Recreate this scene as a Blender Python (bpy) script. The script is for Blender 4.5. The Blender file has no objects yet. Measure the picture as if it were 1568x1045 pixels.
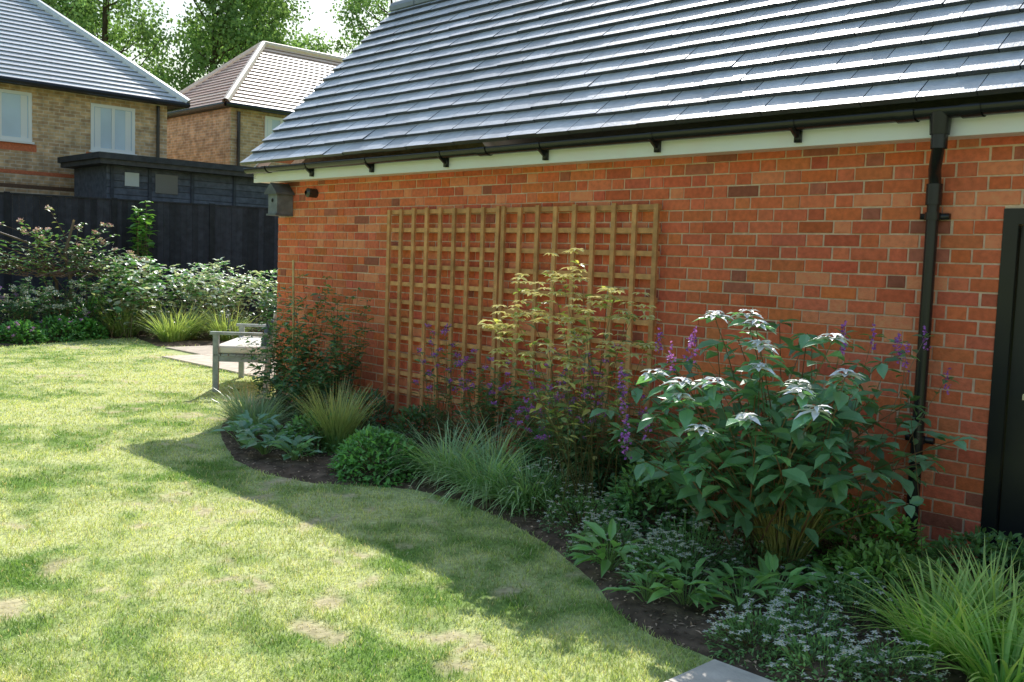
import bpy, math, numpy as np
from mathutils import Matrix, Vector
rng=np.random.default_rng(7)
sc=bpy.context.scene
PI=math.pi
# ---------------------------------------------------------------- helpers
def A(*a): return np.array(a,float)
def nrm(v): return v/np.maximum(np.linalg.norm(v,axis=-1,keepdims=True),1e-9)
def vnoise(x,y,s,seed):
    r=np.random.default_rng(seed).random((128,128))
    u=np.asarray(x)/s+500; v=np.asarray(y)/s+500
    i=np.floor(u).astype(int); j=np.floor(v).astype(int)
    fu=u-i; fv=v-j; fu=fu*fu*(3-2*fu); fv=fv*fv*(3-2*fv)
    g=lambda a,b:r[a%128,b%128]
    return (g(i,j)*(1-fu)+g(i+1,j)*fu)*(1-fv)+(g(i,j+1)*(1-fu)+g(i+1,j+1)*fu)*fv
def sstep(a,b,x):
    t=np.clip((x-a)/(b-a),0,1); return t*t*(3-2*t)
def in_poly(px,py,poly):
    ins=np.zeros(len(px),bool); n=len(poly)
    for k in range(n):
        x1,y1=poly[k]; x2,y2=poly[(k+1)%n]
        c=((y1>py)!=(y2>py))&(px<(x2-x1)*(py-y1)/((y2-y1) if y2!=y1 else 1e-9)+x1)
        ins^=c
    return ins
def pdist(px,py,poly):
    d=np.full(px.shape,1e9); n=len(poly)
    for k in range(n):
        a=np.array(poly[k],float); b=np.array(poly[(k+1)%n],float); ab=b-a
        t=np.clip(((px-a[0])*ab[0]+(py-a[1])*ab[1])/max(ab@ab,1e-9),0,1)
        d=np.minimum(d,np.hypot(px-a[0]-t*ab[0],py-a[1]-t*ab[1]))
    return np.where(in_poly(px,py,poly),d,-d)
class MB:
    def __init__(s): s.V=[];s.F=[];s.C=[];s.n=0
    def add(s,V,F,C):
        V=np.asarray(V,float).reshape(-1,3); F=np.asarray(F,int).reshape(-1,3)
        C=np.asarray(C,float)
        if C.ndim==1: C=np.tile(C,(len(V),1))
        s.V.append(V); s.F.append(F+s.n); s.C.append(C[:,:3]); s.n+=len(V)
    def box(s,lo,hi,c,M=None):
        x0,y0,z0=lo;x1,y1,z1=hi
        V=A([x0,y0,z0],[x1,y0,z0],[x1,y1,z0],[x0,y1,z0],[x0,y0,z1],[x1,y0,z1],[x1,y1,z1],[x0,y1,z1])
        if M is not None: V=np.array([list(M@Vector(v)) for v in V])
        F=[(0,2,1),(0,3,2),(4,5,6),(4,6,7),(0,1,5),(0,5,4),(1,2,6),(1,6,5),(2,3,7),(2,7,6),(3,0,4),(3,4,7)]
        s.add(V,F,c)
    def quad(s,a,b,c_,d,c): s.add([a,b,c_,d],[(0,1,2),(0,2,3)],c)
    def tube(s,P,Rr,c,sides=3):
        P=np.asarray(P,float); 
        if P.ndim==2: P=P[None]
        M_,K,_=P.shape
        Rr=np.broadcast_to(np.asarray(Rr,float),(M_,K))
        T=np.gradient(P,axis=1); T=nrm(T)
        ref=np.where(np.abs(T[...,2:3])>.9,A(1,0,0),A(0,0,1))
        S=nrm(np.cross(T,ref)); B=np.cross(S,T)
        ang=np.arange(sides)*2*PI/sides
        V=P[:,:,None]+Rr[:,:,None,None]*(S[:,:,None]*np.cos(ang)[None,None,:,None]+B[:,:,None]*np.sin(ang)[None,None,:,None])
        idx=np.arange(M_*K*sides).reshape(M_,K,sides)
        a=idx[:,:-1]; b=idx[:,1:]
        a2=np.roll(a,-1,2); b2=np.roll(b,-1,2)
        F=np.concatenate([np.stack([a,a2,b2],-1).reshape(-1,3),np.stack([a,b2,b],-1).reshape(-1,3)])
        C=np.asarray(c,float)
        if C.ndim==2: C=np.repeat(C,K*sides,0)
        s.add(V.reshape(-1,3),F,C)
    def leaf(s,P,D,N,L,W,C,simple=False):
        n=len(P); D=nrm(D); S=nrm(np.cross(D,N)); N2=np.cross(S,D)
        L=np.broadcast_to(L,(n,)); W=np.broadcast_to(W,(n,))
        if simple:
            T=A([0,0,0],[-.5,.5,.08],[.5,.5,.08],[0,1,-.1]); F=A([0,2,1],[1,2,3])
        else:
            T=A([0,0,0],[-.42,.28,.05],[0,.3,-.02],[.42,.28,.05],[-.36,.62,.03],[0,.65,-.05],[.36,.62,.03],[0,1,-.17])
            F=A([0,2,1],[0,3,2],[1,2,5],[1,5,4],[2,3,6],[2,6,5],[4,5,7],[5,6,7])
        k=len(T)
        V=P[:,None]+S[:,None]*T[None,:,0:1]*W[:,None,None]+(D[:,None]*T[None,:,1:2]+N2[:,None]*T[None,:,2:3])*L[:,None,None]
        Fi=(F[None].astype(int)+(np.arange(n)*k)[:,None,None]).reshape(-1,3)
        s.add(V.reshape(-1,3),Fi,np.repeat(np.broadcast_to(C,(n,3)),k,0))
    def blades(s,P,az,L,W,th0,th1,C,K=5,tipc=None,twist=0.):
        n=len(P); t=np.linspace(0,1,K)
        th=th0[:,None]+(th1-th0)[:,None]*t[None]
        dl=(L/(K-1))[:,None]
        h=np.stack([np.cos(az),np.sin(az),np.zeros(n)],-1)
        r=np.concatenate([np.zeros((n,1)),np.cumsum(np.sin(th[:,1:])*dl,1)],1)
        z=np.concatenate([np.zeros((n,1)),np.cumsum(np.cos(th[:,1:])*dl,1)],1)
        Q=P[:,None]+h[:,None]*r[...,None]+A(0,0,1)*z[...,None]
        saz=az+PI/2+rng.normal(0,.5,n)
        S=np.stack([np.cos(saz),np.sin(saz),np.zeros(n)],-1)
        w=(W[:,None]*.5*np.clip(1.25*(1-t**2.2),0,1)[None])
        Va=Q-S[:,None]*w[...,None]; Vb=Q+S[:,None]*w[...,None]
        V=np.stack([Va,Vb],2)
        idx=np.arange(n*K*2).reshape(n,K,2)
        a=idx[:,:-1,0];b=idx[:,:-1,1];c=idx[:,1:,1];d=idx[:,1:,0]
        F=np.concatenate([np.stack([a,b,c],-1).reshape(-1,3),np.stack([a,c,d],-1).reshape(-1,3)])
        Cc=np.broadcast_to(C,(n,3))[:,None]
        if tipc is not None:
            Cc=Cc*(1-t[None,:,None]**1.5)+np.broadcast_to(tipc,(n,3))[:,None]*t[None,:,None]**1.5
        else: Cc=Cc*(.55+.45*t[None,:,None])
        Cc=np.repeat(np.broadcast_to(Cc,(n,K,3))[:,:,None],2,2)
        s.add(V.reshape(-1,3),F,Cc.reshape(-1,3))
    def obj(s,name,mat,parent=None,smooth=False):
        V=np.concatenate(s.V);F=np.concatenate(s.F).astype(np.int32);C=np.concatenate(s.C)
        me=bpy.data.meshes.new(name)
        me.vertices.add(len(V)); me.vertices.foreach_set('co',V.astype(np.float32).ravel())
        me.loops.add(F.size); me.loops.foreach_set('vertex_index',F.ravel())
        me.polygons.add(len(F)); me.polygons.foreach_set('loop_start',np.arange(0,F.size,3,dtype=np.int32))
        try: me.polygons.foreach_set('loop_total',np.full(len(F),3,np.int32))
        except Exception: pass
        at=me.color_attributes.new('Col','FLOAT_COLOR','POINT')
        at.data.foreach_set('color',np.concatenate([C,np.ones((len(C),1))],1).astype(np.float32).ravel())
        me.update(calc_edges=True); me.validate()
        me.polygons.foreach_set('use_smooth',np.full(len(me.polygons),smooth))
        me.materials.append(mat)
        o=bpy.data.objects.new(name,me); sc.collection.objects.link(o)
        if parent: o.parent=parent
        return o
def empty(name):
    e=bpy.data.objects.new(name,None); sc.collection.objects.link(e); e.empty_display_size=.2; return e
# ---------------------------------------------------------------- materials
def mat(name,rough=.6,nscale=8,namt=.25,bump=.0,bscale=40,trans=0.,spec=.3,tcol=(1.25,1.35,.5),coat=0,gain=1.,diffuse=False):
    m=bpy.data.materials.new(name); m.use_nodes=True; nt=m.node_tree; N=nt.nodes; Lk=nt.links
    N.clear(); out=N.new('ShaderNodeOutputMaterial')
    b=N.new('ShaderNodeBsdfDiffuse' if diffuse else 'ShaderNodeBsdfPrincipled')
    at=N.new('ShaderNodeAttribute'); at.attribute_name='Col'
    tc=N.new('ShaderNodeTexCoord'); nz=N.new('ShaderNodeTexNoise'); nz.inputs['Scale'].default_value=nscale
    nz.inputs['Detail'].default_value=1 if trans>0 else 3
    Lk.new(tc.outputs['Object'],nz.inputs['Vector'])
    mr=N.new('ShaderNodeMapRange'); mr.inputs[1].default_value=.3; mr.inputs[2].default_value=.7
    mr.inputs[3].default_value=(1-namt)*gain; mr.inputs[4].default_value=(1+namt)*gain
    Lk.new(nz.outputs[0],mr.inputs[0])
    m1=N.new('ShaderNodeVectorMath'); m1.operation='SCALE'
    Lk.new(at.outputs['Color'],m1.inputs[0]); Lk.new(mr.outputs[0],m1.inputs['Scale'])
    mx=N.new('ShaderNodeVectorMath'); mx.operation='MINIMUM'; mx.inputs[1].default_value=(.86,.86,.86); Lk.new(m1.outputs[0],mx.inputs[0])
    Lk.new(mx.outputs[0],b.inputs['Color' if diffuse else 'Base Color'])
    if not diffuse:
        b.inputs['Roughness'].default_value=rough; b.inputs['Specular IOR Level'].default_value=spec
    if bump>0:
        n2=N.new('ShaderNodeTexNoise'); n2.inputs['Scale'].default_value=bscale; n2.inputs['Detail'].default_value=3
        Lk.new(tc.outputs['Object'],n2.inputs['Vector'])
        bp=N.new('ShaderNodeBump'); bp.inputs['Strength'].default_value=bump; bp.inputs['Distance'].default_value=.01
        Lk.new(n2.outputs[0],bp.inputs['Height']); Lk.new(bp.outputs[0],b.inputs['Normal'])
    if trans>0:
        t=N.new('ShaderNodeBsdfTranslucent'); m2=N.new('ShaderNodeVectorMath'); m2.operation='MULTIPLY'
        m2.inputs[1].default_value=tcol; Lk.new(mx.outputs[0],m2.inputs[0]); Lk.new(m2.outputs[0],t.inputs['Color'])
        ms=N.new('ShaderNodeMixShader'); ms.inputs[0].default_value=trans
        Lk.new(b.outputs[0],ms.inputs[1]); Lk.new(t.outputs[0],ms.inputs[2]); Lk.new(ms.outputs[0],out.inputs[0])
    else: Lk.new(b.outputs[0],out.inputs[0])
    return m
m_leaf=mat('leaf',.36,3,.2,trans=.36,spec=.6,gain=2.6,tcol=(1.1,1.15,.5))
m_sunwhite=mat('sun_white_leaf',.38,3,.03,spec=.9,gain=1.08)
m_petal=mat('petal',.6,3,.03,trans=.3,tcol=(1,1,.95),diffuse=True,gain=1.05)
m_tleaf=mat('tree_leaf',.5,3,.2,trans=.45,gain=3.2,tcol=(1.1,1.15,.6),diffuse=True)
m_grass=mat('grass_blade',.42,1.5,.12,trans=.42,gain=2.35,tcol=(1.15,1.1,.7),spec=.5)
m_lawn=mat('lawn_soil',.9,30,.25,.6,60,gain=1.9,diffuse=True)
m_soil=mat('soil',.95,14,.35,.8,50,spec=.1,gain=1.8)
m_brick=mat('brick',.85,30,.15,.5,90,spec=.15,gain=1.6)
m_mortar=mat('mortar',.95,25,.15,.6,80,spec=.1,gain=1.5)
m_tile=mat('roof_tile',.4,12,.12,.25,60,spec=.6,gain=1.85)
m_black=mat('black_plastic',.25,5,.1,spec=.5)
m_white=mat('white_paint',.5,4,.04,spec=.3,gain=1.12)
m_wood=mat('timber',.7,12,.25,.4,60,gain=1.6)
m_dark=mat('dark_timber',.7,9,.3,.3,50,spec=.3,gain=1.3)
m_stone=mat('paving',.85,9,.18,.4,60,spec=.2,gain=1.3)
m_cloth=mat('cushion_cloth',.9,10,.06,.2,120,gain=1.3)
m_glass=mat('window_glass',.08,1,.1,spec=.8,gain=1.5)
def far_brick(name,c1,c2,mort):
    m=mat(name,.9,3,.15); nt=m.node_tree;N=nt.nodes;Lk=nt.links
    b=[n for n in N if n.type=='BSDF_PRINCIPLED'][0]
    tc=N.new('ShaderNodeTexCoord'); sp=N.new('ShaderNodeSeparateXYZ'); Lk.new(tc.outputs['Object'],sp.inputs[0])
    ad=N.new('ShaderNodeMath'); ad.operation='ADD'; Lk.new(sp.outputs[0],ad.inputs[0]); Lk.new(sp.outputs[1],ad.inputs[1])
    cb=N.new('ShaderNodeCombineXYZ'); Lk.new(ad.outputs[0],cb.inputs[0]); Lk.new(sp.outputs[2],cb.inputs[1])
    br=N.new('ShaderNodeTexBrick'); Lk.new(cb.outputs[0],br.inputs['Vector'])
    br.inputs['Scale'].default_value=1; br.inputs['Brick Width'].default_value=.225; br.inputs['Row Height'].default_value=.075
    br.inputs['Mortar Size'].default_value=.008; br.inputs['Color1'].default_value=(*c1,1); br.inputs['Color2'].default_value=(*c2,1)
    br.inputs['Mortar'].default_value=(*mort,1); br.inputs['Bias'].default_value=-.1
    nz=N.new('ShaderNodeTexNoise'); nz.inputs['Scale'].default_value=6; Lk.new(tc.outputs['Object'],nz.inputs['Vector'])
    mr=N.new('ShaderNodeMapRange'); mr.inputs[1].default_value=.3;mr.inputs[2].default_value=.7;mr.inputs[3].default_value=.7;mr.inputs[4].default_value=1.25
    Lk.new(nz.outputs[0],mr.inputs[0]); v=N.new('ShaderNodeVectorMath'); v.operation='SCALE'
    Lk.new(br.outputs[0],v.inputs[0]); Lk.new(mr.outputs[0],v.inputs['Scale']); Lk.new(v.outputs[0],b.inputs['Base Color'])
    return m
m_yb=far_brick('buff_brick',(.68,.46,.26),(.46,.28,.16),(.64,.54,.42))
# ---------------------------------------------------------------- areas
BED=[(5.3,9.0),(5.24,9.13),(4.75,8.6),(4.3,8.12),(3.95,7.6),(3.68,7.01),(3.45,6.4),(3.4,5.91),(3.53,5.46),(3.75,5.19),(3.93,4.92),(3.98,4.5),(3.9,3.98),(3.69,3.41),(3.47,2.99),(3.25,2.63),(3.15,2.36),(3.13,2.05),(3.13,.4),(5.3,.4)]
BACK=[(-4,14.2),(0,14.6),(2.6,15.0),(4.63,15.5),(6.11,16.2),(7.0,16.4),(6.75,15.3),(6.6,14.7),(8.2,14.3),(9.5,13.5),(12,12),(14,14),(13,20),(-4,22)]
PATIO=[(6.2,12.9),(6.5,14.6),(8.2,14.3),(9.5,13.5),(12,12),(12,9.6),(6.1,9.6),(6.05,11.6)]
def lawncol(x,y):
    wx=x+.25*vnoise(x,y,.22,31); wy=y+.25*vnoise(x,y,.22,32)
    n1=vnoise(wx,wy,.8,1)*.35+vnoise(wx,wy,.26,2)*.35+vnoise(x,y,.09,5)*.3; n1=sstep(.2,.66,n1); n3=vnoise(wx,wy,.07,3); n4=vnoise(wx,wy,.2,4); n5=vnoise(x,y,1.1,6)
    bare=sstep(.70,.84,n4*.55+n3*.27+n5*.2)
    g=A(.12,.20,.045)*(1-n1[:,None])+A(.385,.415,.18)*n1[:,None]
    c=g*(1-bare[:,None]*.65)+A(.40,.32,.20)*bare[:,None]*.65
    return c,bare
mb=MB(); mb.add([[-150,-150,-.05],[150,-150,-.05],[150,150,-.05],[-150,150,-.05]],[(0,1,2),(0,2,3)],A(.12,.17,.05))
mb.obj('ground',m_lawn)
def gridsheet(x0,x1,y0,y1,st,zf,cf,poly=None,grow=0):
    nx=int((x1-x0)/st)+1; ny=int((y1-y0)/st)+1
    X,Y=np.meshgrid(np.linspace(x0,x1,nx),np.linspace(y0,y1,ny)); x=X.ravel();y=Y.ravel()
    idx=np.arange(nx*ny).reshape(ny,nx); a=idx[:-1,:-1];b=idx[:-1,1:];c=idx[1:,1:];d=idx[1:,:-1]
    F=np.concatenate([np.stack([a,b,c],-1).reshape(-1,3),np.stack([a,c,d],-1).reshape(-1,3)])
    if poly is not None:
        cen=pdist(x[F].mean(1),y[F].mean(1),poly)>-grow; F=F[cen]
    return np.stack([x,y,zf(x,y)],-1),F,cf(x,y)
mb=MB()
mb.add(*gridsheet(-5,9,1.2,19,.05,lambda x,y:x*0-.006+.008*vnoise(x,y,.5,8),lambda x,y:lawncol(x,y)[0]*A(.8,.78,.85)))
lawn=empty('lawn'); mb.obj('turf',m_lawn,lawn)
N=230000
d=np.exp(rng.uniform(math.log(2.9),math.log(18),N)); la=rng.uniform(-.64,.36,N)*d
x=.697*d+.717*la; y=.717*d-.697*la
ok=(pdist(x,y,BED)<rng.normal(0,.012,N))&~in_poly(x,y,BACK)&~in_poly(x,y,PATIO)&~((y<2.05)&(x>1.4))&(y<17)
x=x[ok];y=y[ok];d=d[ok]
c,bare=lawncol(x,y); keep=rng.random(len(x))>bare*.75; x=x[keep];y=y[keep];d=d[keep];c=c[keep];bare=bare[keep]
n=len(x); h=rng.uniform(.013,.036,n)*(1-.5*bare)*(.6+.8*vnoise(x,y,.13,9))
c=c*rng.uniform(.65,1.4,(n,1))*A(1.0,1.03,.95); dead=rng.random(n)<.09; c[dead]=A(.5,.43,.25)
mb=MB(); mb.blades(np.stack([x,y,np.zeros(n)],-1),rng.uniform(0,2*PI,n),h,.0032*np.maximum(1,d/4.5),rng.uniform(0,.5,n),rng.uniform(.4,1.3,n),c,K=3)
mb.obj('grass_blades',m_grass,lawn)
# soil beds
cs=lambda x,y:A(.085,.06,.042)*(.6+.8*vnoise(x,y,.05,13))[:,None]
def mkz(po): return lambda x,y:-.006+np.clip((pdist(x,y,po)+.012*(vnoise(x,y,.09,14)-.5))*.3,-.04,.012)+np.clip(pdist(x,y,po)*4,0,1)*(.03*vnoise(x,y,.22,11)+.015*vnoise(x,y,.06,12))
zs=mkz(BED)
for nm,po,bb,st in (('flower_bed',BED,(3.04,5.32,.4,9.2),.03),('flower_bed',BACK,(-4,14,12,22),.12)):
    mb=MB(); mb.add(*gridsheet(*bb,st,mkz(po),cs,po,st*1.5)); 
    if st<.1:
        k=14000; px=rng.uniform(3.1,5.3,k);py=rng.uniform(.5,9.1,k);o=pdist(px,py,po)>.0;px=px[o];py=py[o];k=len(px)
        D=rng.normal(size=(k,3))*A(1,1,.3); mb.leaf(np.stack([px,py,zs(px,py)+.004],-1),D,np.tile(A(0,.1,1),(k,1))+rng.normal(0,.3,(k,3)),rng.uniform(.01,.04,k),rng.uniform(.005,.015,k),A(.15,.105,.075)*rng.uniform(.4,2.6,(k,1)),True)
    mb.obj(nm,m_soil)
def slabs(name,x0,x1,y0,y1,w,h,z,poly=None,col=(.55,.5,.43)):
    mb=MB(); xs=np.arange(x0,x1-1e-6,w); ys=np.arange(y0,y1-1e-6,h)
    for a in xs:
        for b in ys:
            if poly and not in_poly(A(a+w/2),A(b+h/2),poly)[0]: continue
            mb.box((a+.005,b+.005,z-.05),(a+w-.005,b+h-.005,z),A(*col)*rng.uniform(.85,1.12))
    return mb.obj(name,m_stone)
slabs('paving',.12,3.12,-1.56,2.04,.3,.3,.018)
slabs('patio',6,12,9.6,14.4,.6,.6,.02,PATIO,(.5,.42,.33))
# ---------------------------------------------------------------- garage
WX=5.3; CY=8.94
gar=empty('brick_garage')
def brickcol(n):
    base=A(.47,.122,.058)*rng.uniform(.88,1.1,(n,1))+rng.normal(0,.01,(n,3))*A(1,.8,.6)
    u=rng.random(n); base[u<.03]=A(.25,.08,.052)*rng.uniform(.85,1.3); base[(u>.06)&(u<.2)]*=A(.84,.78,.8)
    base[u>.88]=A(.54,.175,.09)*rng.uniform(.9,1.1); return np.clip(base,.02,1)
def brickwall(mb,org,U,Nn,segf,H):
    U=A(*U);Nn=A(*Nn);org=A(*org)
    k=0
    while k*.075<H:
        z0=k*.075
        for (s0,s1) in segf(z0+.0375):
            off=0 if k%2==0 else -.16875
            u=math.floor((s0-off)/.3375)*.3375+off
            while u<s1:
                for a,b in ((u,u+.2275-.0125),(u+.2275,u+.3275)):
                    a2=max(a,s0);b2=min(b,s1)
                    if b2-a2<.02: continue
                    j=rng.normal(0,.0012,4); pr=.007+rng.normal(0,.0012)
                    P=[org+U*(a2+j[0])+A(0,0,z0+.0065+j[2]),org+U*(b2+j[1])+A(0,0,z0+.0065+j[2]),org+U*(b2+j[1])+A(0,0,z0+.0725+j[3]),org+U*(a2+j[0])+A(0,0,z0+.0725+j[3])]
                    P=np.array(P); ins=.0025
                    Fv=P+Nn*pr
                    e=np.array([U*ins+A(0,0,ins),-U*ins+A(0,0,ins),-U*ins-A(0,0,ins),U*ins-A(0,0,ins)])
                    V=np.concatenate([P-Nn*.002,P+Nn*(pr-ins),Fv+e])
                    F=[]
                    for o in (0,4):
                        for q in range(4):
                            r=(q+1)%4; F+= [(o+q,o+r,o+4+r),(o+q,o+4+r,o+4+q)]
                    F+=[(8,9,10),(8,10,11)]
                    mb.add(V,F,brickcol(1)[0])
                u+=.3375
        k+=1
mb=MB()
DY0,DY1,DZ=.93,1.88,1.86
def segs(z):
    return [(0,CY-DY1),(CY-DY0,CY+4)] if z<DZ else [(0,CY+4)]
brickwall(mb,(WX,CY,0),(0,-1,0),(-1,0,0),segs,2.24)
RX=6.9; RZ=4.33; EX=4.99; EZ=2.39
brickwall(mb,(WX,CY,0),(1,0,0),(0,1,0),lambda z:[(0,3.2)] if z<2.25 else [(max(0,(z-2.25)*1.0+.05),3.2-max(0,(z-2.25)*1.0+.05))] if z<3.7 else [],3.7)
mb.obj('bricks',m_brick,gar)
mb=MB(); mc=A(.50,.37,.27)
mb.box((WX,DY1,-.05),(8.5,CY,2.3),mc); mb.box((WX,DY0,DZ),(8.5,DY1,2.3),mc); mb.box((WX,-4,-.05),(8.5,DY0,2.3),mc)
V=A([WX,CY-.001,2.3],[8.5,CY-.001,2.3],[RX,CY-.001,3.88],[WX,CY-.2,2.3],[8.5,CY-.2,2.3],[RX,CY-.2,3.88])
mb.add(V,[(0,1,2),(3,5,4),(0,2,5),(0,5,3),(1,4,5),(1,5,2)],mc)
mb.obj('mortar_walls',m_mortar,gar)
mb=MB(); wc=A(.86,.76,.75)
mb.box((5.1,-4.1,2.215),(5.125,9.1,2.37),wc); mb.box((5.125,-4.1,2.222),(WX-.008,9.1,2.24),wc*.9)
for sgn in (1,-1):
    xe=EX+.1 if sgn==1 else 2*RX-EX-.1
    a=A(xe,9.06,2.25);b=A(RX,9.06,2.25+1.81)
    V=np.array([a,b,b+A(0,0,.2),a+A(0,0,.12),a+A(0,.025,0),b+A(0,.025,0),b+A(0,.025,.2),a+A(0,.025,.12)])
    mb.add(V,[(0,1,2),(0,2,3),(4,6,5),(4,7,6),(0,5,1),(0,4,5),(3,2,6),(3,6,7)],wc)
mb.obj('fascia',m_white,gar)
mb=MB(); bk=A(.018,.018,.02); gx,gz,gr=5.045,2.352,.054
ang=np.linspace(PI,2*PI,13)
prof=np.stack([gx+gr*np.cos(ang),gz+gr*np.sin(ang)],-1); prof=np.concatenate([prof,np.stack([gx+(gr-.006)*np.cos(ang[::-1]),gz+(gr-.006)*np.sin(ang[::-1])],-1)])
def extr(mb,prof,y0,y1,c):
    n=len(prof); V=[[p[0],y,p[1]] for y in (y0,y1) for p in prof]
    F=[]
    for q in range(n):
        r=(q+1)%n; F+=[(q,r,n+r),(q,n+r,n+q)]
    mb.add(V,F,c)
extr(mb,prof,-4.1,9.12,bk)
cap=[[gx,9.12,gz]]+[[p[0],9.122,p[1]] for p in prof[:13]]; mb.add(cap,[(0,k,k+1) for k in range(1,13)],bk)
big=np.array([[gx+(p[0]-gx)*1.13,gz+(p[1]-gz)*1.13] for p in prof[:13]]+[[gx-(gr-.01),gz+.006],[gx+gr-.01,gz+.006]])
for yj in (8.75,5.55,2.30,1.97): extr(mb,big,yj-.05,yj+.05,bk)
for yb in (8.0,7.05,6.05,4.95,3.95,2.95,1.0,0,-1):
    b2=np.array([[gx+(p[0]-gx)*1.1,gz+(p[1]-gz)*1.1] for p in prof[:13]]+[[gx+gr+.001,gz+.01]]); extr(mb,b2,yb-.02,yb+.02,bk)
    mb.box((5.07,yb-.018,2.235),(5.098,yb+.018,2.31),bk)
    mb.add([[5.0,yb-.015,2.31],[5.098,yb-.015,2.24],[5.098,yb-.015,2.31],[5.0,yb+.015,2.31],[5.098,yb+.015,2.24],[5.098,yb+.015,2.31]],[(0,1,2),(3,5,4),(0,3,4),(0,4,1)],bk)
mb.obj('gutter',m_black,gar,True)
mb=MB(); py=2.22; po_=2.13
mb.tube(A([gx,po_,2.33],[gx,po_,2.22]),A(.055,.048),bk,14)
mb.tube(A([gx,po_,2.26],[gx,po_,2.2],[gx+.03,po_+.015,2.15],[WX-.12,py-.02,2.06],[WX-.06,py,2.0],[WX-.06,py,1.9],[WX-.06,py,.06]),.032,bk,16)
mb.tube(A([gx,po_,2.15],[gx,po_,2.24]),.041,bk,16)
mb.tube(A([WX-.06,py,1.88],[WX-.06,py,1.99]),.041,bk,16)
for z in (1.82,.62):
    mb.tube(A([WX-.06,py,z-.02],[WX-.06,py,z+.02]),.040,bk,16); mb.box((WX-.04,py-.075,z-.016),(WX-.008,py+.075,z+.016),bk)
mb.obj('downpipe',m_black,gar,True)
mb=MB(); dc=A(.014,.015,.018)
mb.box((WX-.012,DY1-.075,0),(WX+.07,DY1-.002,DZ-.002),dc); mb.box((WX-.012,DY0+.002,0),(WX+.07,DY0+.075,DZ-.002),dc)
mb.box((WX-.011,DY0+.075,DZ-.08),(WX+.07,DY1-.075,DZ-.002),dc); mb.box((WX+.02,DY0+.08,.05),(WX+.06,DY1-.08,DZ-.085),dc*1.3)
for k in range(5): mb.box((WX+.012,DY0+.1+k*.155,.12),(WX+.0215,DY0+.1+k*.155+.145,DZ-.15),dc*1.3)
mb.box((WX-.03,DY0+.01,0),(WX+.06,DY1-.01,.045),dc)
mb.obj('door',m_black,gar)
mb=MB(); mb.box((WX-.05,DY1-.2,.9),(WX+.01,DY1-.17,.93),A(.6,.5,.3)); mb.box((WX-.055,DY1-.3,.9),(WX-.04,DY1-.17,.925),A(.6,.5,.3)); mb.obj('door_handle',m_glass,gar)
mb=MB(); gauge=.172; 
sl=math.hypot(RX-EX,RZ-EZ); nco=int(round(sl/gauge)); gauge=sl/nco; tw=.3; Y0=9.13;Y1=-4.2
for side in (1,-1):
    dx=(RX-EX)/sl*side; dz=(RZ-EZ)/sl; E=A(EX if side==1 else 2*RX-EX,0,EZ); S=A(dx,0,dz); Nn=A(-dz*side,0,dx*side)
    for i in range(nco):
        off=(0 if i%2==0 else tw/2)
        ys=[Y0]+[Y0-off-tw*k for k in range(0 if off else 1,60) if Y0-off-tw*k>Y1]+[Y1]
        for a,b in zip(ys[:-1],ys[1:]):
            th=.037+rng.normal(0,.0018); j=rng.normal(0,.002)
            lo=E+S*(i*gauge-.012+j); hi=E+S*((i+1)*gauge+.01)
            g=.0028; a_=a-g;b_=b+g
            V=[lo+Nn*th+A(0,a_,0),lo+Nn*th+A(0,b_,0),hi+Nn*.004+A(0,b_,0),hi+Nn*.004+A(0,a_,0)]
            c=A(.345,.35,.38)*rng.uniform(.82,1.12)
            mb.add(V,[(0,1,2),(0,2,3)],c)
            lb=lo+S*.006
            mb.add([V[0],V[1],lb+Nn*.001+A(0,a_,0),lb+Nn*.001+A(0,b_,0),V[2],V[3]],[(0,2,3),(0,3,1),(0,5,2),(1,3,4)],A(.035,.036,.042))  # butt faces coloured dark: weathered edges plus painted shadow line
    lo=E;hi=E+S*sl
    mb.quad(lo+A(0,Y0-.01,-.004),lo+A(0,Y1,-.004),hi+A(0,Y1,-.004),hi+A(0,Y0-.01,-.004),A(.05,.05,.05))
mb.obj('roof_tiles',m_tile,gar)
mb=MB()
for k in range(30):
    y=9.13-k*.45
    an=np.linspace(-.2,PI+.2,9)
    pr=np.stack([RX+.13*np.cos(an),RZ-.045+.105*np.sin(an)],-1)
    if y-.44<Y1: break
    extr(mb,pr,y,y-.44,A(.14,.15,.17)*rng.uniform(.9,1.1))
mb.obj('ridge_tiles',m_tile,gar)
# ---------------------------------------------------------------- trellis
tre=empty('wooden_trellis')
for (ya,yb) in ((7.0,5.565),(5.545,4.03)):
    mb=MB(); z0,z1=.15,1.92; nc=8; nr=11; w=.036
    for k in range(nc+1):
        yy=ya-w/2-(ya-yb-w)*k/nc+rng.normal(0,.002); c=A(.43,.215,.088)*rng.uniform(.8,1.15)
        mb.box((WX-.075,yy-w/2,z0-.0+rng.uniform(-.01,.01)),(WX-.055,yy+w/2,z1+rng.uniform(-.006,.01)),c)
    for k in range(nr+1):
        zz=z0+.04+(z1-z0-.06)*k/nr; c=A(.43,.215,.088)*rng.uniform(.8,1.1)
        mb.box((WX-.053,yb+.002,zz-w/2),(WX-.033,ya-.002,zz+w/2),c)
    mb.obj('trellis_panel',m_wood,tre)
mb=MB(); X0=WX-.19;X1=WX-.012;yc=8.74;zc=1.9; g_=A(.16,.17,.19)
mb.box((X0,yc-.085,zc),(X1,yc+.085,zc+.2),g_)
V=A([X0-.03,yc-.115,zc+.19],[X1,yc-.115,zc+.19],[X0-.03,yc,zc+.29],[X1,yc,zc+.29],[X0-.03,yc+.115,zc+.19],[X1,yc+.115,zc+.19])
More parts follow.
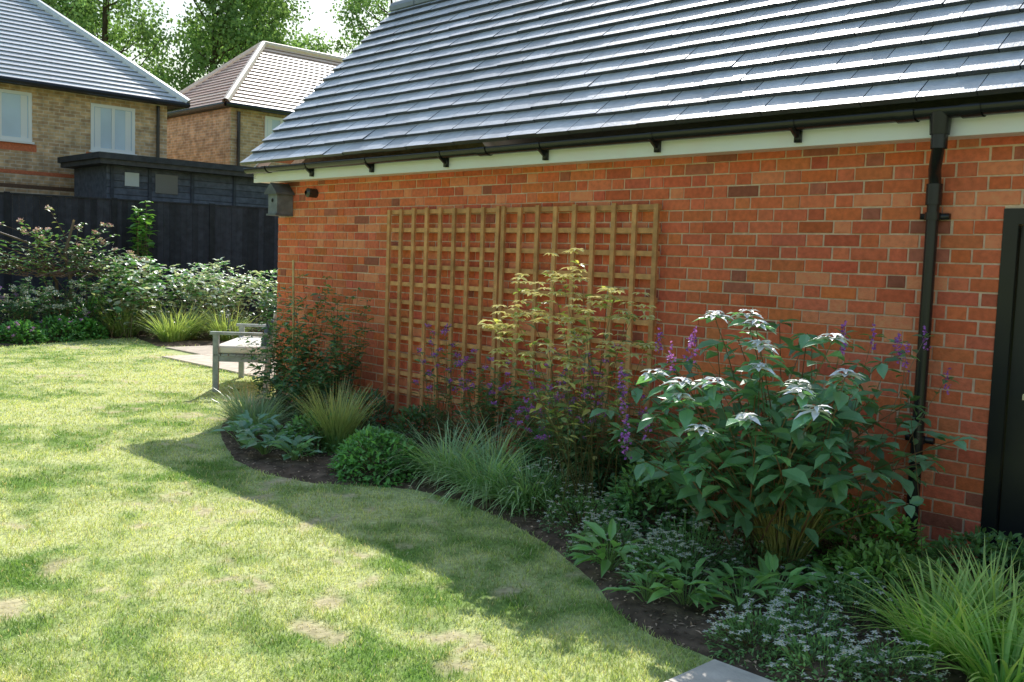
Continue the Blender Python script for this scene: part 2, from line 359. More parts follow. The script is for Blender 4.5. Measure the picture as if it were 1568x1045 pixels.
V2=V+A(0,0,.015); mb.add(np.concatenate([V,V2]),[(6,7,9),(6,9,8),(8,9,11),(8,11,10),(0,2,3),(0,3,1),(2,4,5),(2,5,3),(0,6,8),(0,8,2),(2,8,10),(2,10,4),(0,1,7),(0,7,6),(4,10,11),(4,11,5),(0,2,4),(1,5,3)],A(.09,.095,.11))
mb.add([[X0-.0045,yc+.02*math.cos(t),zc+.13+.02*math.sin(t)] for t in np.linspace(0,2*PI,12,endpoint=False)],[(0,k,k+1) for k in range(1,11)],A(.004,.004,.004))
mb.box((X0-.02,yc-.09,zc-.02),(X1,yc+.09,zc-.001),g_*.7)
mb.obj('nest_box',m_dark)
mb=MB(); mb.tube(A([WX-.1,8.25,2.1],[WX-.005,8.25,2.1]),A(.045,.045),A(.03,.03,.03),14); mb.tube(A([WX-.12,8.25,2.1],[WX-.1,8.25,2.1]),A(.02,.045),A(.05,.05,.05),14); mb.obj('wall_lamp',m_black,None,True)
# ---------------------------------------------------------------- bench
F_=Vector((-.76,.65,0)); L_=Vector((.65,.76,0))
Mb=Matrix(((F_.x,L_.x,0,5.46),(F_.y,L_.y,0,9.28),(0,0,1,0),(0,0,0,1)))
ben=empty('garden_bench'); mb=MB(); bc=A(.21,.235,.23)
LL=1.35
for yy in (0,LL-.06):
    mb.box((.58,yy,0),(.64,yy+.05,.62),bc,Mb)
    mb.add([list(Mb@Vector(v)) for v in [(0.05,yy,0),(.11,yy,0),(.08,yy,.45),(.02,yy,.45),(-.10,yy,1.0),(-.05,yy,1.0),(0.05,yy+.05,0),(.11,yy+.05,0),(.08,yy+.05,.45),(.02,yy+.05,.45),(-.10,yy+.05,1.0),(-.05,yy+.05,1.0)]],
      [(0,1,2),(0,2,3),(3,2,5),(3,5,4),(6,8,7),(6,9,8),(9,11,8),(9,10,11),(0,6,7),(0,7,1),(1,7,8),(1,8,2),(2,8,11),(2,11,5),(3,9,6),(3,6,0),(4,10,9),(4,9,3),(4,5,11),(4,11,10)],bc)
    mb.box((-.02,yy-.01,.62),(.67,yy+.06,.65),bc*1.1,Mb)
    mb.box((.1,yy+.01,.33),(.58,yy+.04,.39),bc,Mb)
mb.box((.6,.05,.32),(.63,LL-.06,.39),bc,Mb); mb.box((.05,.05,.32),(.08,LL-.06,.39),bc,Mb)
for k in range(7): mb.box((.07+k*.082,-.0,.392),(.14+k*.082,LL,.412),bc,Mb)
Bk=Mb@Matrix.Translation((.04,0,.45))@Matrix.Rotation(math.radians(-13),4,'Y')
mb.box((-.02,.05,.50),(.02,LL-.06,.56),bc*1.2,Bk); mb.box((-.02,.05,.03),(.02,LL-.06,.08),bc,Bk)
for k in range(11): mb.box((-.01,.09+k*.11,.08),(.01,.14+k*.11,.50),bc*1.15,Bk)
mb.obj('frame',m_wood,ben)
def cushion(name,lo,hi,M,c):
    bpy.ops.mesh.primitive_cube_add(size=1); o=bpy.context.object; o.name=name
    o.data.transform(Matrix.Translation(((lo[0]+hi[0])/2,(lo[1]+hi[1])/2,(lo[2]+hi[2])/2))@Matrix.Diagonal((hi[0]-lo[0],hi[1]-lo[1],hi[2]-lo[2],1)))
    o.data.transform(M); bv=o.modifiers.new('b','BEVEL'); bv.width=.03; bv.segments=4
    at=o.data.color_attributes.new('Col','FLOAT_COLOR','POINT')
    for q in at.data: q.color=(*c,1)
    for p in o.data.polygons: p.use_smooth=True
    o.data.materials.append(m_cloth); o.parent=ben
cushion('seat_cushion',(.08,.02,.414),(.64,LL-.02,.50),Mb,(.64,.6,.52))
cushion('back_cushion',(.02,.25,.06),(.1,LL-.1,.42),Bk,(.62,.58,.5))
cushion('scatter_cushion',(.16,.1,.45),(.28,.5,.75),Mb@Matrix.Rotation(math.radians(-14),4,'Y'),(.1,.12,.15))
# ---------------------------------------------------------------- fence
fe=empty('dark_fence'); mb=MB(); a=A(-3,21.6); b=A(13.5,17.4); u=(b-a)/np.linalg.norm(b-a); Ln=np.linalg.norm(b-a); M=Matrix(((u[0],-u[1],0,a[0]),(u[1],u[0],0,a[1]),(0,0,1,0),(0,0,0,1)))
k=0.; 
while k<Ln:
    j=rng.uniform(0,.006); mb.box((k,-.01-j,.28),(k+.108,.008-j,2.42+rng.uniform(-.004,.004)),A(.024,.025,.035)*rng.uniform(.7,1.4),M); k+=.11
k=0.
while k<Ln: mb.box((k-.05,-.035,0),(k+.05,.06,2.46),A(.016,.017,.022),M); k+=1.83
mb.box((0,-.03,.0),(Ln,.02,.28),A(.03,.03,.035),M); mb.box((0,-.035,2.42),(Ln,.03,2.445),A(.022,.023,.03),M)
mb.obj('fence_boards',m_dark,fe)
sh=empty('garden_shed'); mb=MB(); c=A(.07,.08,.105)
mb.box((8.1,20.4,0),(12.6,22.2,3.2),c)
for k in range(22): mb.box((8.08,20.375,.1+k*.14),(12.62,20.4,.1+k*.14+.125),c*rng.uniform(.9,1.3))
for xx in (8.15,8.95,9.9,10.9,11.9): mb.box((xx,20.35,0),(xx+.07,20.374,3.19),c*.6)
mb.obj('walls',m_dark,sh)
mb=MB(); mb.box((7.8,20.05,3.3),(12.9,22.35,3.42),A(.035,.038,.045)); mb.box((7.85,20.1,3.2),(12.85,22.3,3.3),A(.05,.05,.055)); mb.obj('flat_roof',m_dark,sh)
mb=MB(); mb.box((8.45,20.36,2.8),(8.75,20.372,3.08),A(.3,.35,.38)); mb.box((9.1,20.36,2.7),(9.6,20.372,3.1),A(.05,.07,.09)); mb.obj('window',m_glass,sh)
# ---------------------------------------------------------------- houses
def stepped_roof(mb,a,b,c,d,n,col):
    a,b,c,d=map(lambda v:A(*v),(a,b,c,d)); Nn=nrm(np.cross(b-a,d-a)); 
    if Nn[2]<0: Nn=-Nn
    for i in range(n):
        t0=i/n;t1=(i+1)/n; l0=a+(d-a)*t0;r0=b+(c-b)*t0;l1=a+(d-a)*t1;r1=b+(c-b)*t1
        mb.add([l0+Nn*.03,r0+Nn*.03,r1+Nn*.002,l1+Nn*.002],[(0,1,2),(0,2,3)],col*rng.uniform(.9,1.1))
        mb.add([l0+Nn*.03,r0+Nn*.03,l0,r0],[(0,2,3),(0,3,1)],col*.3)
def hip(name,x0,x1,y0,y1,ze,pitch,rc,ov=.35):
    h=empty(name); W=(y1-y0)/2+ov; rz=ze+W*math.tan(pitch)
    mb=MB(); mb.box((x0,y0,0),(x1,y1,ze),A(.3,.2,.1)); mb.obj('walls',m_yb,h)
    X0,X1,Ya,Yb=x0-ov,x1+ov,y0-ov,y1+ov; ym=(Ya+Yb)/2
    e=[(X0,Ya,ze),(X1,Ya,ze),(X1,Yb,ze),(X0,Yb,ze)]; r0=(X0+W,ym,rz);r1=(X1-W,ym,rz)
    mb=MB(); n=int(W/math.cos(pitch)/.17)
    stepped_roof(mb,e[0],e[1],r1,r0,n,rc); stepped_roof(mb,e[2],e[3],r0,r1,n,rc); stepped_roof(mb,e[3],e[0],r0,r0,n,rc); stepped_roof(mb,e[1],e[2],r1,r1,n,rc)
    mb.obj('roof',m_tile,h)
    mb=MB()
    for p,q in ((e[0],r0),(e[3],r0),(e[1],r1),(e[2],r1),(r0,r1)): mb.tube(A(p,q)+A(0,0,.02),.10,rc*1.15,8)
    mb.obj('hip_tiles',m_tile,h)
    mb=MB(); mb.box((X0+.02,Ya+.02,ze-.06),(X1-.02,Yb-.02,ze-.012),A(.05,.045,.04)); mb.obj('soffit',m_dark,h)
    mb=MB()
    for p,q in ((e[0],e[1]),(e[3],e[0]),(e[1],e[2])): mb.tube(A(p,q)+A(0,0,-.03),.065,bk,8)
    mb.obj('gutter',m_black,h)
    return h
def window(h,x0,x1,z0,z1,y,cur=True):
    mb=MB(); w=A(.8,.8,.8)
    mb.box((x0,y-.03,z0),(x0+.07,y+.01,z1),w);mb.box((x1-.07,y-.03,z0),(x1,y+.01,z1),w);mb.box((x0+.07,y-.03,z1-.07),(x1-.07,y+.01,z1),w);mb.box((x0+.07,y-.03,z0),(x1-.07,y+.01,z0+.07),w)
    xm=(x0+x1)/2; mb.box((xm-.035,y-.028,z0+.07),(xm+.035,y+.01,z1-.07),w); mb.box((x0-.04,y-.07,z0-.05),(x1+.04,y+.01,z0-.002),w)
    mb.obj('window_frame',m_white,h)
    mb=MB(); mb.box((x0+.07,y-.006,z0+.07),(x1-.07,y-.002,z1-.07),A(.35,.44,.54)); mb.obj('glass',m_glass,h)
    mb=MB(); mb.box((x0+.09,y-.012,z0+.07),(x0+.22,y-.008,z1-.08),A(.75,.75,.75)); mb.box((x1-.22,y-.012,z0+.07),(x1-.09,y-.008,z1-.08),A(.75,.75,.75)); mb.obj('curtain',m_cloth,h)
    mb=MB(); mb.box((x0-.1,y-.004,z0-.21),(x1+.1,y-.001,z0-.052),A(.4,.12,.06)); mb.obj('brick_sill',m_brick,h)
h1=hip('brick_house',-2,10.4,22.65,31.5,4.95,math.radians(41),A(.36,.37,.40))
window(h1,8.62,9.62,3.68,4.72,22.65); window(h1,6.1,7.37,3.72,4.76,22.65); window(h1,8.4,9.6,1.0,2.2,22.65)
mb=MB(); mb.tube(A([10.15,22.58,4.85],[10.15,22.58,0]),.04,bk,10); mb.obj('downpipe',m_black,h1)
mb=MB(); mb.box((-2,22.645,3.02),(10.4,22.652,3.10),A(.4,.12,.06)); mb.box((-2,22.645,2.72),(10.4,22.652,2.80),A(.1,.06,.04)); mb.obj('brick_band',m_brick,h1)
h2=hip('brick_house',12.75,24,24.0,28.3,5.35,math.radians(42),A(.48,.32,.25),.3)
window(h2,13.75,14.75,4.2,5.2,24.0)
mb=MB(); mb.tube(A([12.95,23.93,5.2],[12.95,23.93,0]),.045,bk,10); mb.obj('downpipe',m_black,h2)
# ---------------------------------------------------------------- trees
def tree(seed,H=15,Rr=4.2):
    r=np.random.default_rng(seed); mb=MB()
    P=A([0,0,0],[.1,0,H*.25],[-.1,.1,H*.5],[.05,0,H*.75],[0,0,H*.95]); mb.tube(P,A(.22,.17,.11,.07,.03),A(.05,.04,.03),8)
    cen=[]
    for k in range(60):
        t=r.uniform(.12,.97); a=r.uniform(0,2*PI); rad=Rr*(1-abs(t-.45)*1.0)*r.uniform(.35,1.0)
        z=H*t; b=A(0,0,max(.5,z-rad*.7)); e=A(math.cos(a)*rad,math.sin(a)*rad,z)
        mid=(b+e)/2+A(0,0,-.2); mb.tube(np.stack([b,mid,e]),A(.05,.03,.01),A(.05,.04,.03),5); cen+= [e,(mid+e)/2+r.normal(0,.4,3)]
    cen=np.array(cen); k=140
    cc=np.repeat(cen,k,0); sz=np.repeat(r.uniform(.55,1.2,len(cen)),k); o=nrm(r.normal(size=cc.shape))*(r.random((len(cc),1))**.6)*sz[:,None]*A(1,1,.9)
    Pp=cc+o; n=len(Pp); shade=np.repeat(r.uniform(.65,1.25,len(cen)),k)[:,None]
    c=A(.085,.13,.055)*shade*r.uniform(.7,1.3,(n,1))
    mb.leaf(Pp,r.normal(size=(n,3))+A(0,0,-.3),r.normal(size=(n,3)),r.uniform(.11,.21,n),r.uniform(.1,.16,n),c,True)
    o=mb.obj('poplar_tree',m_tleaf); return o
t0=[tree(1,15,4.3),tree(2,17,4.0),tree(3,14,4.6)]
pos=[(13.5,43),(17.8,45),(22.5,44),(27.5,47),(32,43),(39,46),(46,42),(8,48),(15.8,50),(20.2,51),(25.0,45),(28.8,52)]
for i,(px,py_) in enumerate(pos):
    o=t0[i] if i<3 else bpy.data.objects.new('poplar_tree',t0[i%3].data)
    if i>=3: sc.collection.objects.link(o)
    o.location=(px,py_,0); o.rotation_euler=(0,0,i*1.3); s_=rng.uniform(.95,1.15); o.scale=(s_,s_,s_*1.05)
# ---------------------------------------------------------------- plants
def stems(name,bx,by,h,r,ns,LL,LW,col,per=12,t0=.3,el=(-.3,.6),flower=None,z0=.02,seed=0,scol=(.12,.09,.05),flat=.35,hv=.25,simple=False,rad=.004,vary=.25,cx=0,cy=0,tipn=4,light=None,mb=None,base_r=.06,targets=None):
    r0=np.random.default_rng(seed+100); own=mb is None
    if own: mb=MB()
    if targets is not None: ns=len(targets)
    az=r0.uniform(0,2*PI,ns); rr=np.sqrt(r0.random(ns)); hh=h*(1-flat*rr**2)*r0.uniform(1-hv,1,ns)
    P0=np.stack([bx+r0.normal(0,base_r,ns),by+r0.normal(0,base_r,ns),np.full(ns,z0)],-1)
    P2=np.stack([bx+cx+np.cos(az)*rr*r,by+cy+np.sin(az)*rr*r,z0+hh],-1)
    if targets is not None: P2=np.array(targets,float); hh=P2[:,2]-z0
    P2[:,0]=np.minimum(P2[:,0],WX-.03) if by<9 else P2[:,0]
    P1=P0*.6+P2*.4; P1[:,2]=z0+hh*.62; P1+=r0.normal(0,.02,P1.shape)
    t=np.linspace(0,1,7)[None,:,None]; Q=P0[:,None]*(1-t)**2+2*P1[:,None]*t*(1-t)+P2[:,None]*t**2
    mb.tube(Q,np.linspace(rad,rad*.4,7)[None],np.array(scol)*r0.uniform(.7,1.3,(ns,1)),3)
    tt=np.linspace(t0,1,per)[None]+r0.normal(0,.02,(ns,per)); tt=np.clip(tt,0,1)
    tt=np.concatenate([tt,np.ones((ns,tipn))],1); K=tt.shape[1]
    T=tt[...,None]; LP=P0[:,None]*(1-T)**2+2*P1[:,None]*T*(1-T)+P2[:,None]*T**2
    la=(np.arange(K)*2.4)[None]+r0.uniform(0,6,(ns,1))+r0.normal(0,.3,(ns,K)); e=r0.uniform(el[0],el[1],(ns,K)); 
    D=np.stack([np.cos(la)*np.cos(e),np.sin(la)*np.cos(e),np.sin(e)],-1)
    sizes=(.65+.5*np.sin(np.clip(tt,0,1)*PI*.8))*r0.uniform(.7,1.15,(ns,K)); sizes[:,-tipn:]*=.75
    Cc=np.array(col)*r0.uniform(1-vary,1+vary,(ns,K,1))
    if light is not None:
        m_=r0.random((ns,K))<light[1]; Cc[m_]=np.array(light[0])*r0.uniform(.8,1.1,(m_.sum(),1))
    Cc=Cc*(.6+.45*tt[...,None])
    LP=LP+D*.008
    Nn=np.tile(A(0,0,1),(ns*K,1))+r0.normal(0,.25,(ns*K,3))
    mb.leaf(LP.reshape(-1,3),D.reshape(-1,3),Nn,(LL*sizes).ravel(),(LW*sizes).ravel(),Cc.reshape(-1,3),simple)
    if flower:
        kind,fc,fs,frac=flower; m_=r0.random(ns)<frac; put_flowers(mb,P2[m_]+A(0,0,.01),kind,fc,fs,r0)
    if own: return mb.obj(name,m_leaf)
    return P2
def put_flowers(mb,P,kind,fc,fs,r0):
    n=len(P)
    if n==0: return
    fc=np.array(fc,float)
    if kind=='star':
        for k in range(6):
            a=k*PI/3+r0.uniform(0,.2,n); tilt=r0.uniform(-.1,.5,n)
            D=np.stack([np.cos(a),np.sin(a),tilt],-1); mb.leaf(P,D,np.tile(A(0,0,1),(n,1)),fs,fs*.5,fc*r0.uniform(.85,1.05,(n,1)),True)
        mb.leaf(P+A(-fs*.15,0,.003),np.tile(A(1,0,0),(n,1)),np.tile(A(0,0,1),(n,1)),fs*.35,fs*.35,A(.3,.2,.02),True)
    elif kind=='puff':
        k=26; Q=np.repeat(P,k,0)+nrm(r0.normal(size=(n*k,3)))*fs*r0.uniform(.3,1,(n*k,1))*A(1,1,.6)
        mb.leaf(Q,r0.normal(size=(n*k,3)),r0.normal(size=(n*k,3)),fs*.5,fs*.4,fc*r0.uniform(.5,1.3,(n*k,1)),True)
    elif kind=='spike':
        k=34; zz=r0.random((n*k,1)); Q=np.repeat(P,k,0)+A(0,0,1)*fs*4*(zz-.7)+r0.normal(size=(n*k,3))*fs*.35*(1.1-zz)
        mb.leaf(Q,r0.normal(size=(n*k,3)),r0.normal(size=(n*k,3)),fs*.55,fs*.4,fc*r0.uniform(.5,1.3,(n*k,1)),True)
    elif kind=='rosette':
        for k in range(8):
            a=k*2.4+r0.uniform(0,.5,n); tilt=r0.uniform(-.25,.15,n)
            D=np.stack([np.cos(a),np.sin(a),tilt],-1); mb.leaf(P,D,np.tile(A(0,0,1),(n,1))+r0.normal(0,.15,(n,3)),fs*r0.uniform(.6,1.15,n),fs*.42,fc*r0.uniform(.85,1.05,(n,1)))
def bush(name,cx,cy,rx,rz,n,LL,LW,col,seed=0,flower=None,ry=None,z0=0.,lump=.25,vary=.3,simple=False,light=None):
    r0=np.random.default_rng(seed+500); ry=ry or rx; mb=MB()
    k=26; ca=nrm(r0.normal(size=(k,3))); ca[:,2]=np.abs(ca[:,2])
    u=nrm(r0.normal(size=(n,3))); u[:,2]=np.abs(u[:,2])*1.0-.05
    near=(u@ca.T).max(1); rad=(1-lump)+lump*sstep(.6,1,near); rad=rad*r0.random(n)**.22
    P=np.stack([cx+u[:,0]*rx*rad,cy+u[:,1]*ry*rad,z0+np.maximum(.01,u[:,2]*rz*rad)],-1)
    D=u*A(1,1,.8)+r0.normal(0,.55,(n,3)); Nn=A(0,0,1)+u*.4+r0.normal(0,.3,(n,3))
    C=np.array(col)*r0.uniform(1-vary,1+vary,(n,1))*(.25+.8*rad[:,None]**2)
    if light is not None:
        m_=r0.random(n)<light[1]; C[m_]=np.array(light[0])*r0.uniform(.8,1.1,(m_.sum(),1))
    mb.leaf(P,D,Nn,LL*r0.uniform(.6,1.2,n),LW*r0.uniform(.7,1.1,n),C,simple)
    q=12; a=r0.uniform(0,2*PI,q); E=np.stack([cx+np.cos(a)*rx*.7,cy+np.sin(a)*ry*.7,z0+rz*r0.uniform(.4,.8,q)],-1); B=np.tile(A(cx,cy,0),(q,1))
    mb.tube(np.stack([B,(B+E)/2+A(0,0,.05*rz),E],1),.004,A(.1,.07,.04),3)
    if flower:
        kind,fc,fs,nf=flower; u=nrm(r0.normal(size=(nf,3))); u[:,2]=np.abs(u[:,2])+.1; u=nrm(u); rj=r0.uniform(.75,1.05,(nf,))
        FP=np.stack([cx+u[:,0]*rx*1.03*rj,cy+u[:,1]*ry*1.03*rj,z0+u[:,2]*rz*1.12*(.6+.4*rj)+.01+r0.uniform(0,.05,nf)],-1)
        mb.tube(np.stack([FP*A(.5,.5,.3)+A(cx,cy,0)*.5,FP*A(.85,.85,.75)+A(cx,cy,0)*.15,FP],1),.0012,np.array(col),3)
        put_flowers(mb,FP,kind,fc,fs,r0)
    return mb.obj(name,m_leaf)
def clump(name,cx,cy,n,L,W,col,tip=None,spread=.08,lean=(.05,.7),bend=(.5,1.8),vary=.25,K=6,mb=None,z0=.02):
    own=mb is None
    if own: mb=MB()
    az=rng.uniform(0,2*PI,n); rr=np.sqrt(rng.random(n))*spread
    P=np.stack([cx+np.cos(az)*rr,cy+np.sin(az)*rr,np.full(n,z0)],-1); az=az+rng.normal(0,.4,n)
    C=np.array(col)*rng.uniform(1-vary,1+vary,(n,1))
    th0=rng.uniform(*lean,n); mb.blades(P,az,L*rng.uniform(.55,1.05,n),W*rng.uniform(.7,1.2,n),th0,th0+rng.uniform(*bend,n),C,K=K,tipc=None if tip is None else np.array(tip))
    if own: return mb.obj(name,m_leaf)
PU=(.22,.075,.37)
# big broad-leaved shrub with upper leaves painted sunlit white
bs=empty('broad_leaved_shrub'); mb=MB(); SG=(.08,.165,.09)
stems('s',4.45,2.65,1.27,.88,72,.135,.085,SG,per=11,t0=.32,el=(-.6,.35),seed=1,flat=.42,hv=.42,rad=.006,vary=.35,mb=mb,scol=(.13,.07,.04),base_r=.13,cx=-.05,cy=-.03)
r0=np.random.default_rng(5)
wf=A([3.70,2.06,1.0],[3.66,1.97,.94],[3.78,2.12,1.02],[3.66,2.64,.98],[3.66,2.47,1.0],[3.6,2.6,.92],[3.83,2.38,1.26],[3.8,2.33,1.17],[3.88,2.46,1.3],[3.95,2.07,1.22],[3.62,2.27,.87],[3.98,2.7,1.28],[3.72,2.28,1.08],[3.68,2.82,1.0],[3.85,1.95,1.08],[3.55,2.45,.8])
stems('s',4.4,2.6,1,.5,10,.13,.08,SG,per=9,t0=.45,el=(-.5,.3),seed=2,targets=wf-A(0,0,.012),mb=mb,rad=.006,base_r=.1)
mb.obj('foliage',m_leaf,bs)
mb=MB(); put_flowers(mb,wf,'rosette',(.80,.83,.76),.095,r0); put_flowers(mb,wf+A(0,0,.018),'rosette',(.84,.86,.82),.06,r0); mb.obj('sun_white_leaves',m_sunwhite,bs)  # leaf rosettes coloured white, sun sheen painted into the colour
def plist(name,seed,pts,base,kind,fc,fs,leafc,LL=.04,LW=.014,per=8,t0=.15,r=.003):
    mb=MB(); P2=stems('s',base[0],base[1],1,.3,len(pts),LL,LW,leafc,per=per,t0=t0,seed=seed,targets=A(*pts),mb=mb,rad=r,base_r=.18)
    put_flowers(mb,P2+A(0,0,.02),kind,fc,fs,np.random.default_rng(seed)); mb.obj(name,m_leaf)
plist('purple_salvia',22,[[3.8,2.82,1.08],[3.85,2.72,1.16],[3.9,2.78,1.12],[3.68,2.85,.78],[3.65,2.95,.72],[3.85,3.15,.95],[3.95,3.0,1.15],[3.75,3.05,.85],[3.6,2.9,.66]],(4.4,2.85),'spike',PU,.034,(.06,.1,.05))
plist('purple_salvia',23,[[4.7,2.12,1.17],[4.8,2.15,1.12],[4.65,2.05,1.12],[4.9,1.95,1.0],[4.6,2.2,1.2],[4.5,2.3,1.15],[4.3,2.2,1.22],[4.85,2.05,1.2]],(4.6,2.25),'spike',PU,.03,(.07,.14,.06),.08,.04)
# pale yellow shrub in front of the trellis
yd=empty('variegated_dogwood'); mb=MB()
stems('s',4.3,3.75,1.4,.3,7,.07,.034,(.10,.15,.05),per=10,t0=.35,seed=3,flat=.15,hv=.5,light=((.33,.32,.13),.3),tipn=8,rad=.0035,scol=(.10,.09,.04),mb=mb,cx=-.1,base_r=.1)
yt=[[4.10+.18*a,3.70+.32*b,z] for a,b,z in [(0,0,1.5),(-.3,.5,1.42),(.2,-.6,1.36),(-.8,1,1.33),(-1,.3,1.27),(-.2,-.9,1.3),(-1,-.2,1.18),(-1.3,.8,1.2),(.3,-1.1,1.22),(-.9,-.7,1.1),(-1.6,.2,1.05),(-1.2,1.1,1.08),(-1.5,-.6,1.0),(-.6,0,1.36),(-1.2,1.4,1.16),(.2,-1.5,1.1),(-.8,-1.3,1.05),(-1.5,.9,.98),(-.5,-.5,1.2)]]
P2=stems('s',4.3,3.75,1.4,.3,13,.07,.034,(.12,.17,.06),per=9,t0=.4,seed=33,targets=A(*yt),light=((.35,.34,.12),.4),tipn=4,rad=.0035,scol=(.10,.09,.04),mb=mb,base_r=.08)
mb.obj('foliage',m_leaf,yd); mb=MB()
rr_=np.random.default_rng(4)
for q in range(8): put_flowers(mb,P2+rr_.normal(0,.052,P2.shape),'rosette',(.82,.74,.34),.058,rr_)
mb.obj('pale_leaf_tips',m_petal,yd)
for i,(px,py_,h,r) in enumerate([(4.75,5.2,1.0,.25),(4.85,4.75,.85,.3),(4.75,4.35,1.05,.3),(4.8,5.7,1.05,.25),(4.7,3.9,1.0,.3),(4.5,4.2,.8,.3)]):
    stems('purple_verbena',px,py_,h,r,22,.06,.022,(.06,.12,.045),per=9,t0=.1,seed=30+i,flower=('puff',PU,.028,.9),rad=.0028,hv=.5,flat=.2)
for i,(px,py_,h,r) in enumerate([(4.85,4.55,.85,.35),(4.85,4.0,.8,.4),(4.9,5.3,.7,.35),(4.95,3.5,.7,.35),(4.7,4.3,.6,.35)]):
    stems('climbing_rose',px,py_,h,r,30,.06,.036,(.055,.12,.05),per=14,t0=.15,seed=50+i,rad=.003,hv=.5,scol=(.1,.08,.04))
for i,(px,py_,h,r) in enumerate([(4.95,8.25,1.15,.22),(4.9,7.75,1.4,.3),(4.95,7.2,1.25,.3),(4.7,7.9,.8,.35),(4.75,7.35,.7,.35)]):
    stems('climbing_rose',px,py_,h,r,26,.075,.038,(.05,.11,.055),per=18,t0=.08,seed=60+i,rad=.003,hv=.55,flat=.1,scol=(.06,.08,.035),light=((.12,.2,.09),.2))
mb=MB(); mb.tube(A([4.8,7.78,0],[4.78,7.8,1.45]),A(.011,.01),A(.4,.28,.14),6); mb.obj('bamboo_cane',m_wood)
clump('ornamental_grass',4.13,7.3,420,.48,.006,(.11,.18,.09),(.22,.26,.14),spread=.16)
clump('ornamental_grass',4.35,7.8,320,.45,.006,(.10,.16,.09),(.2,.24,.13),spread=.15)
clump('ornamental_grass',4.2,6.2,480,.6,.006,(.11,.19,.06),(.3,.28,.13),spread=.1,lean=(.0,.3),bend=(.2,1.0))
clump('ornamental_grass',4.3,5.0,420,.55,.009,(.13,.22,.10),(.26,.33,.19),spread=.16,bend=(.8,2.0))
clump('ornamental_grass',4.25,4.55,420,.52,.009,(.12,.21,.10),(.26,.33,.19),spread=.16,bend=(.8,2.0))
clump('ornamental_grass',4.22,4.15,380,.48,.009,(.13,.22,.10),(.24,.32,.17),spread=.16,bend=(.8,2.0))
clump('ornamental_grass',4.55,4.8,240,.62,.006,(.12,.2,.11),(.32,.31,.2),spread=.12,bend=(.4,1.4))
clump('ornamental_grass',4.3,2.45,360,.5,.005,(.15,.16,.05),(.26,.22,.08),spread=.08,lean=(0,.3),bend=(.1,.7))
for (px,py_,s) in [(3.85,1.5,1),(4.08,1.35,1.05),(3.7,1.2,1),(4.35,1.5,.9),(3.95,1.0,1)]:
    clump('striped_sedge',px,py_,190,.45*s,.012,(.12,.23,.05),(.28,.35,.11),spread=.1,lean=(.05,.6),bend=(.4,1.7),K=7)
def rosette(name,cx,cy,n,L,W,col,h=.18,seed=0,vary=.25):
    r0=np.random.default_rng(seed+900); mb=MB(); az=r0.uniform(0,2*PI,n); e=r0.uniform(-.1,.7,n); hh=h*r0.uniform(.4,1.1,n); rr=r0.uniform(.02,.14,n)
    B=np.stack([cx+np.cos(az)*rr,cy+np.sin(az)*rr,.02+hh],-1); O=np.tile(A(cx,cy,.0),(n,1))
    mb.tube(np.stack([O,(O+B)/2+A(0,0,.02),B],1),.003,A(.12,.18,.07),3)
    D=np.stack([np.cos(az)*np.cos(e),np.sin(az)*np.cos(e),np.sin(e)],-1)
    mb.leaf(B,D,np.tile(A(0,0,1),(n,1))+r0.normal(0,.2,(n,3)),L*r0.uniform(.7,1.15,n),W*r0.uniform(.8,1.15,n),np.array(col)*r0.uniform(1-vary,1+vary,(n,1)))
    return mb.obj(name,m_leaf)
for i,(px,py_) in enumerate([(3.72,6.75),(3.68,6.35),(3.75,6.05),(3.95,6.6),(3.95,7.0)]): rosette('hosta',px,py_,34,.13,.07,(.11,.2,.13),.14,i)
for i,(px,py_,s) in enumerate([(3.63,3.0,1.1),(3.5,2.45,1),(3.62,2.25,.9),(3.8,2.2,.9),(3.42,2.6,.7),(4.05,2.05,.8)]): rosette('hellebore',px,py_,26,.15*s,.055*s,(.12,.22,.08),.13,20+i)
bush('box_bush',4.0,5.38,.33,.36,2600,.045,.028,(.09,.2,.06),1)
bush('box_bush',4.12,6.35,.3,.32,1500,.045,.025,(.09,.18,.06),2)
bush('leafy_shrub',4.5,3.35,.36,.42,1900,.05,.03,(.09,.18,.07),3)
bush('leafy_shrub',4.75,2.3,.42,.36,2300,.045,.028,(.11,.22,.05),4,flower=('puff',(.35,.16,.14),.015,14))
bush('leafy_shrub',4.35,1.95,.35,.26,1500,.045,.025,(.11,.2,.05),5)
bush('leafy_shrub',4.9,1.7,.32,.3,1300,.05,.028,(.08,.16,.055),14)
bush('leafy_shrub',4.95,6.1,.3,.35,1200,.05,.025,(.06,.12,.05),15); bush('leafy_shrub',4.9,6.8,.3,.4,1100,.05,.025,(.055,.11,.05),16)
bush('leafy_shrub',4.9,7.5,.3,.5,1300,.05,.025,(.055,.12,.05),17); bush('leafy_shrub',4.85,4.5,.35,.4,1300,.05,.028,(.055,.12,.05),18); bush('leafy_shrub',4.9,3.9,.33,.4,1300,.05,.028,(.055,.12,.05),19)
for i,(px,py_,r,h,nf) in enumerate([(4.2,4.0,.24,.26,70),(4.1,3.6,.24,.2,90),(3.85,3.2,.22,.16,120),(3.7,2.72,.22,.2,130),(3.95,2.75,.26,.24,130),(3.35,2.0,.2,.14,80),(3.32,1.7,.22,.14,80),(3.55,1.9,.2,.16,60),(4.2,2.5,.24,.22,60),(3.95,1.9,.22,.18,40),(3.45,1.5,.2,.14,60)]):
    bush('white_daisy',px,py_,r,h,1100,.028,.011,(.09,.17,.06),20+i,flower=('star',(.40,.40,.39),.017,nf),simple=True)
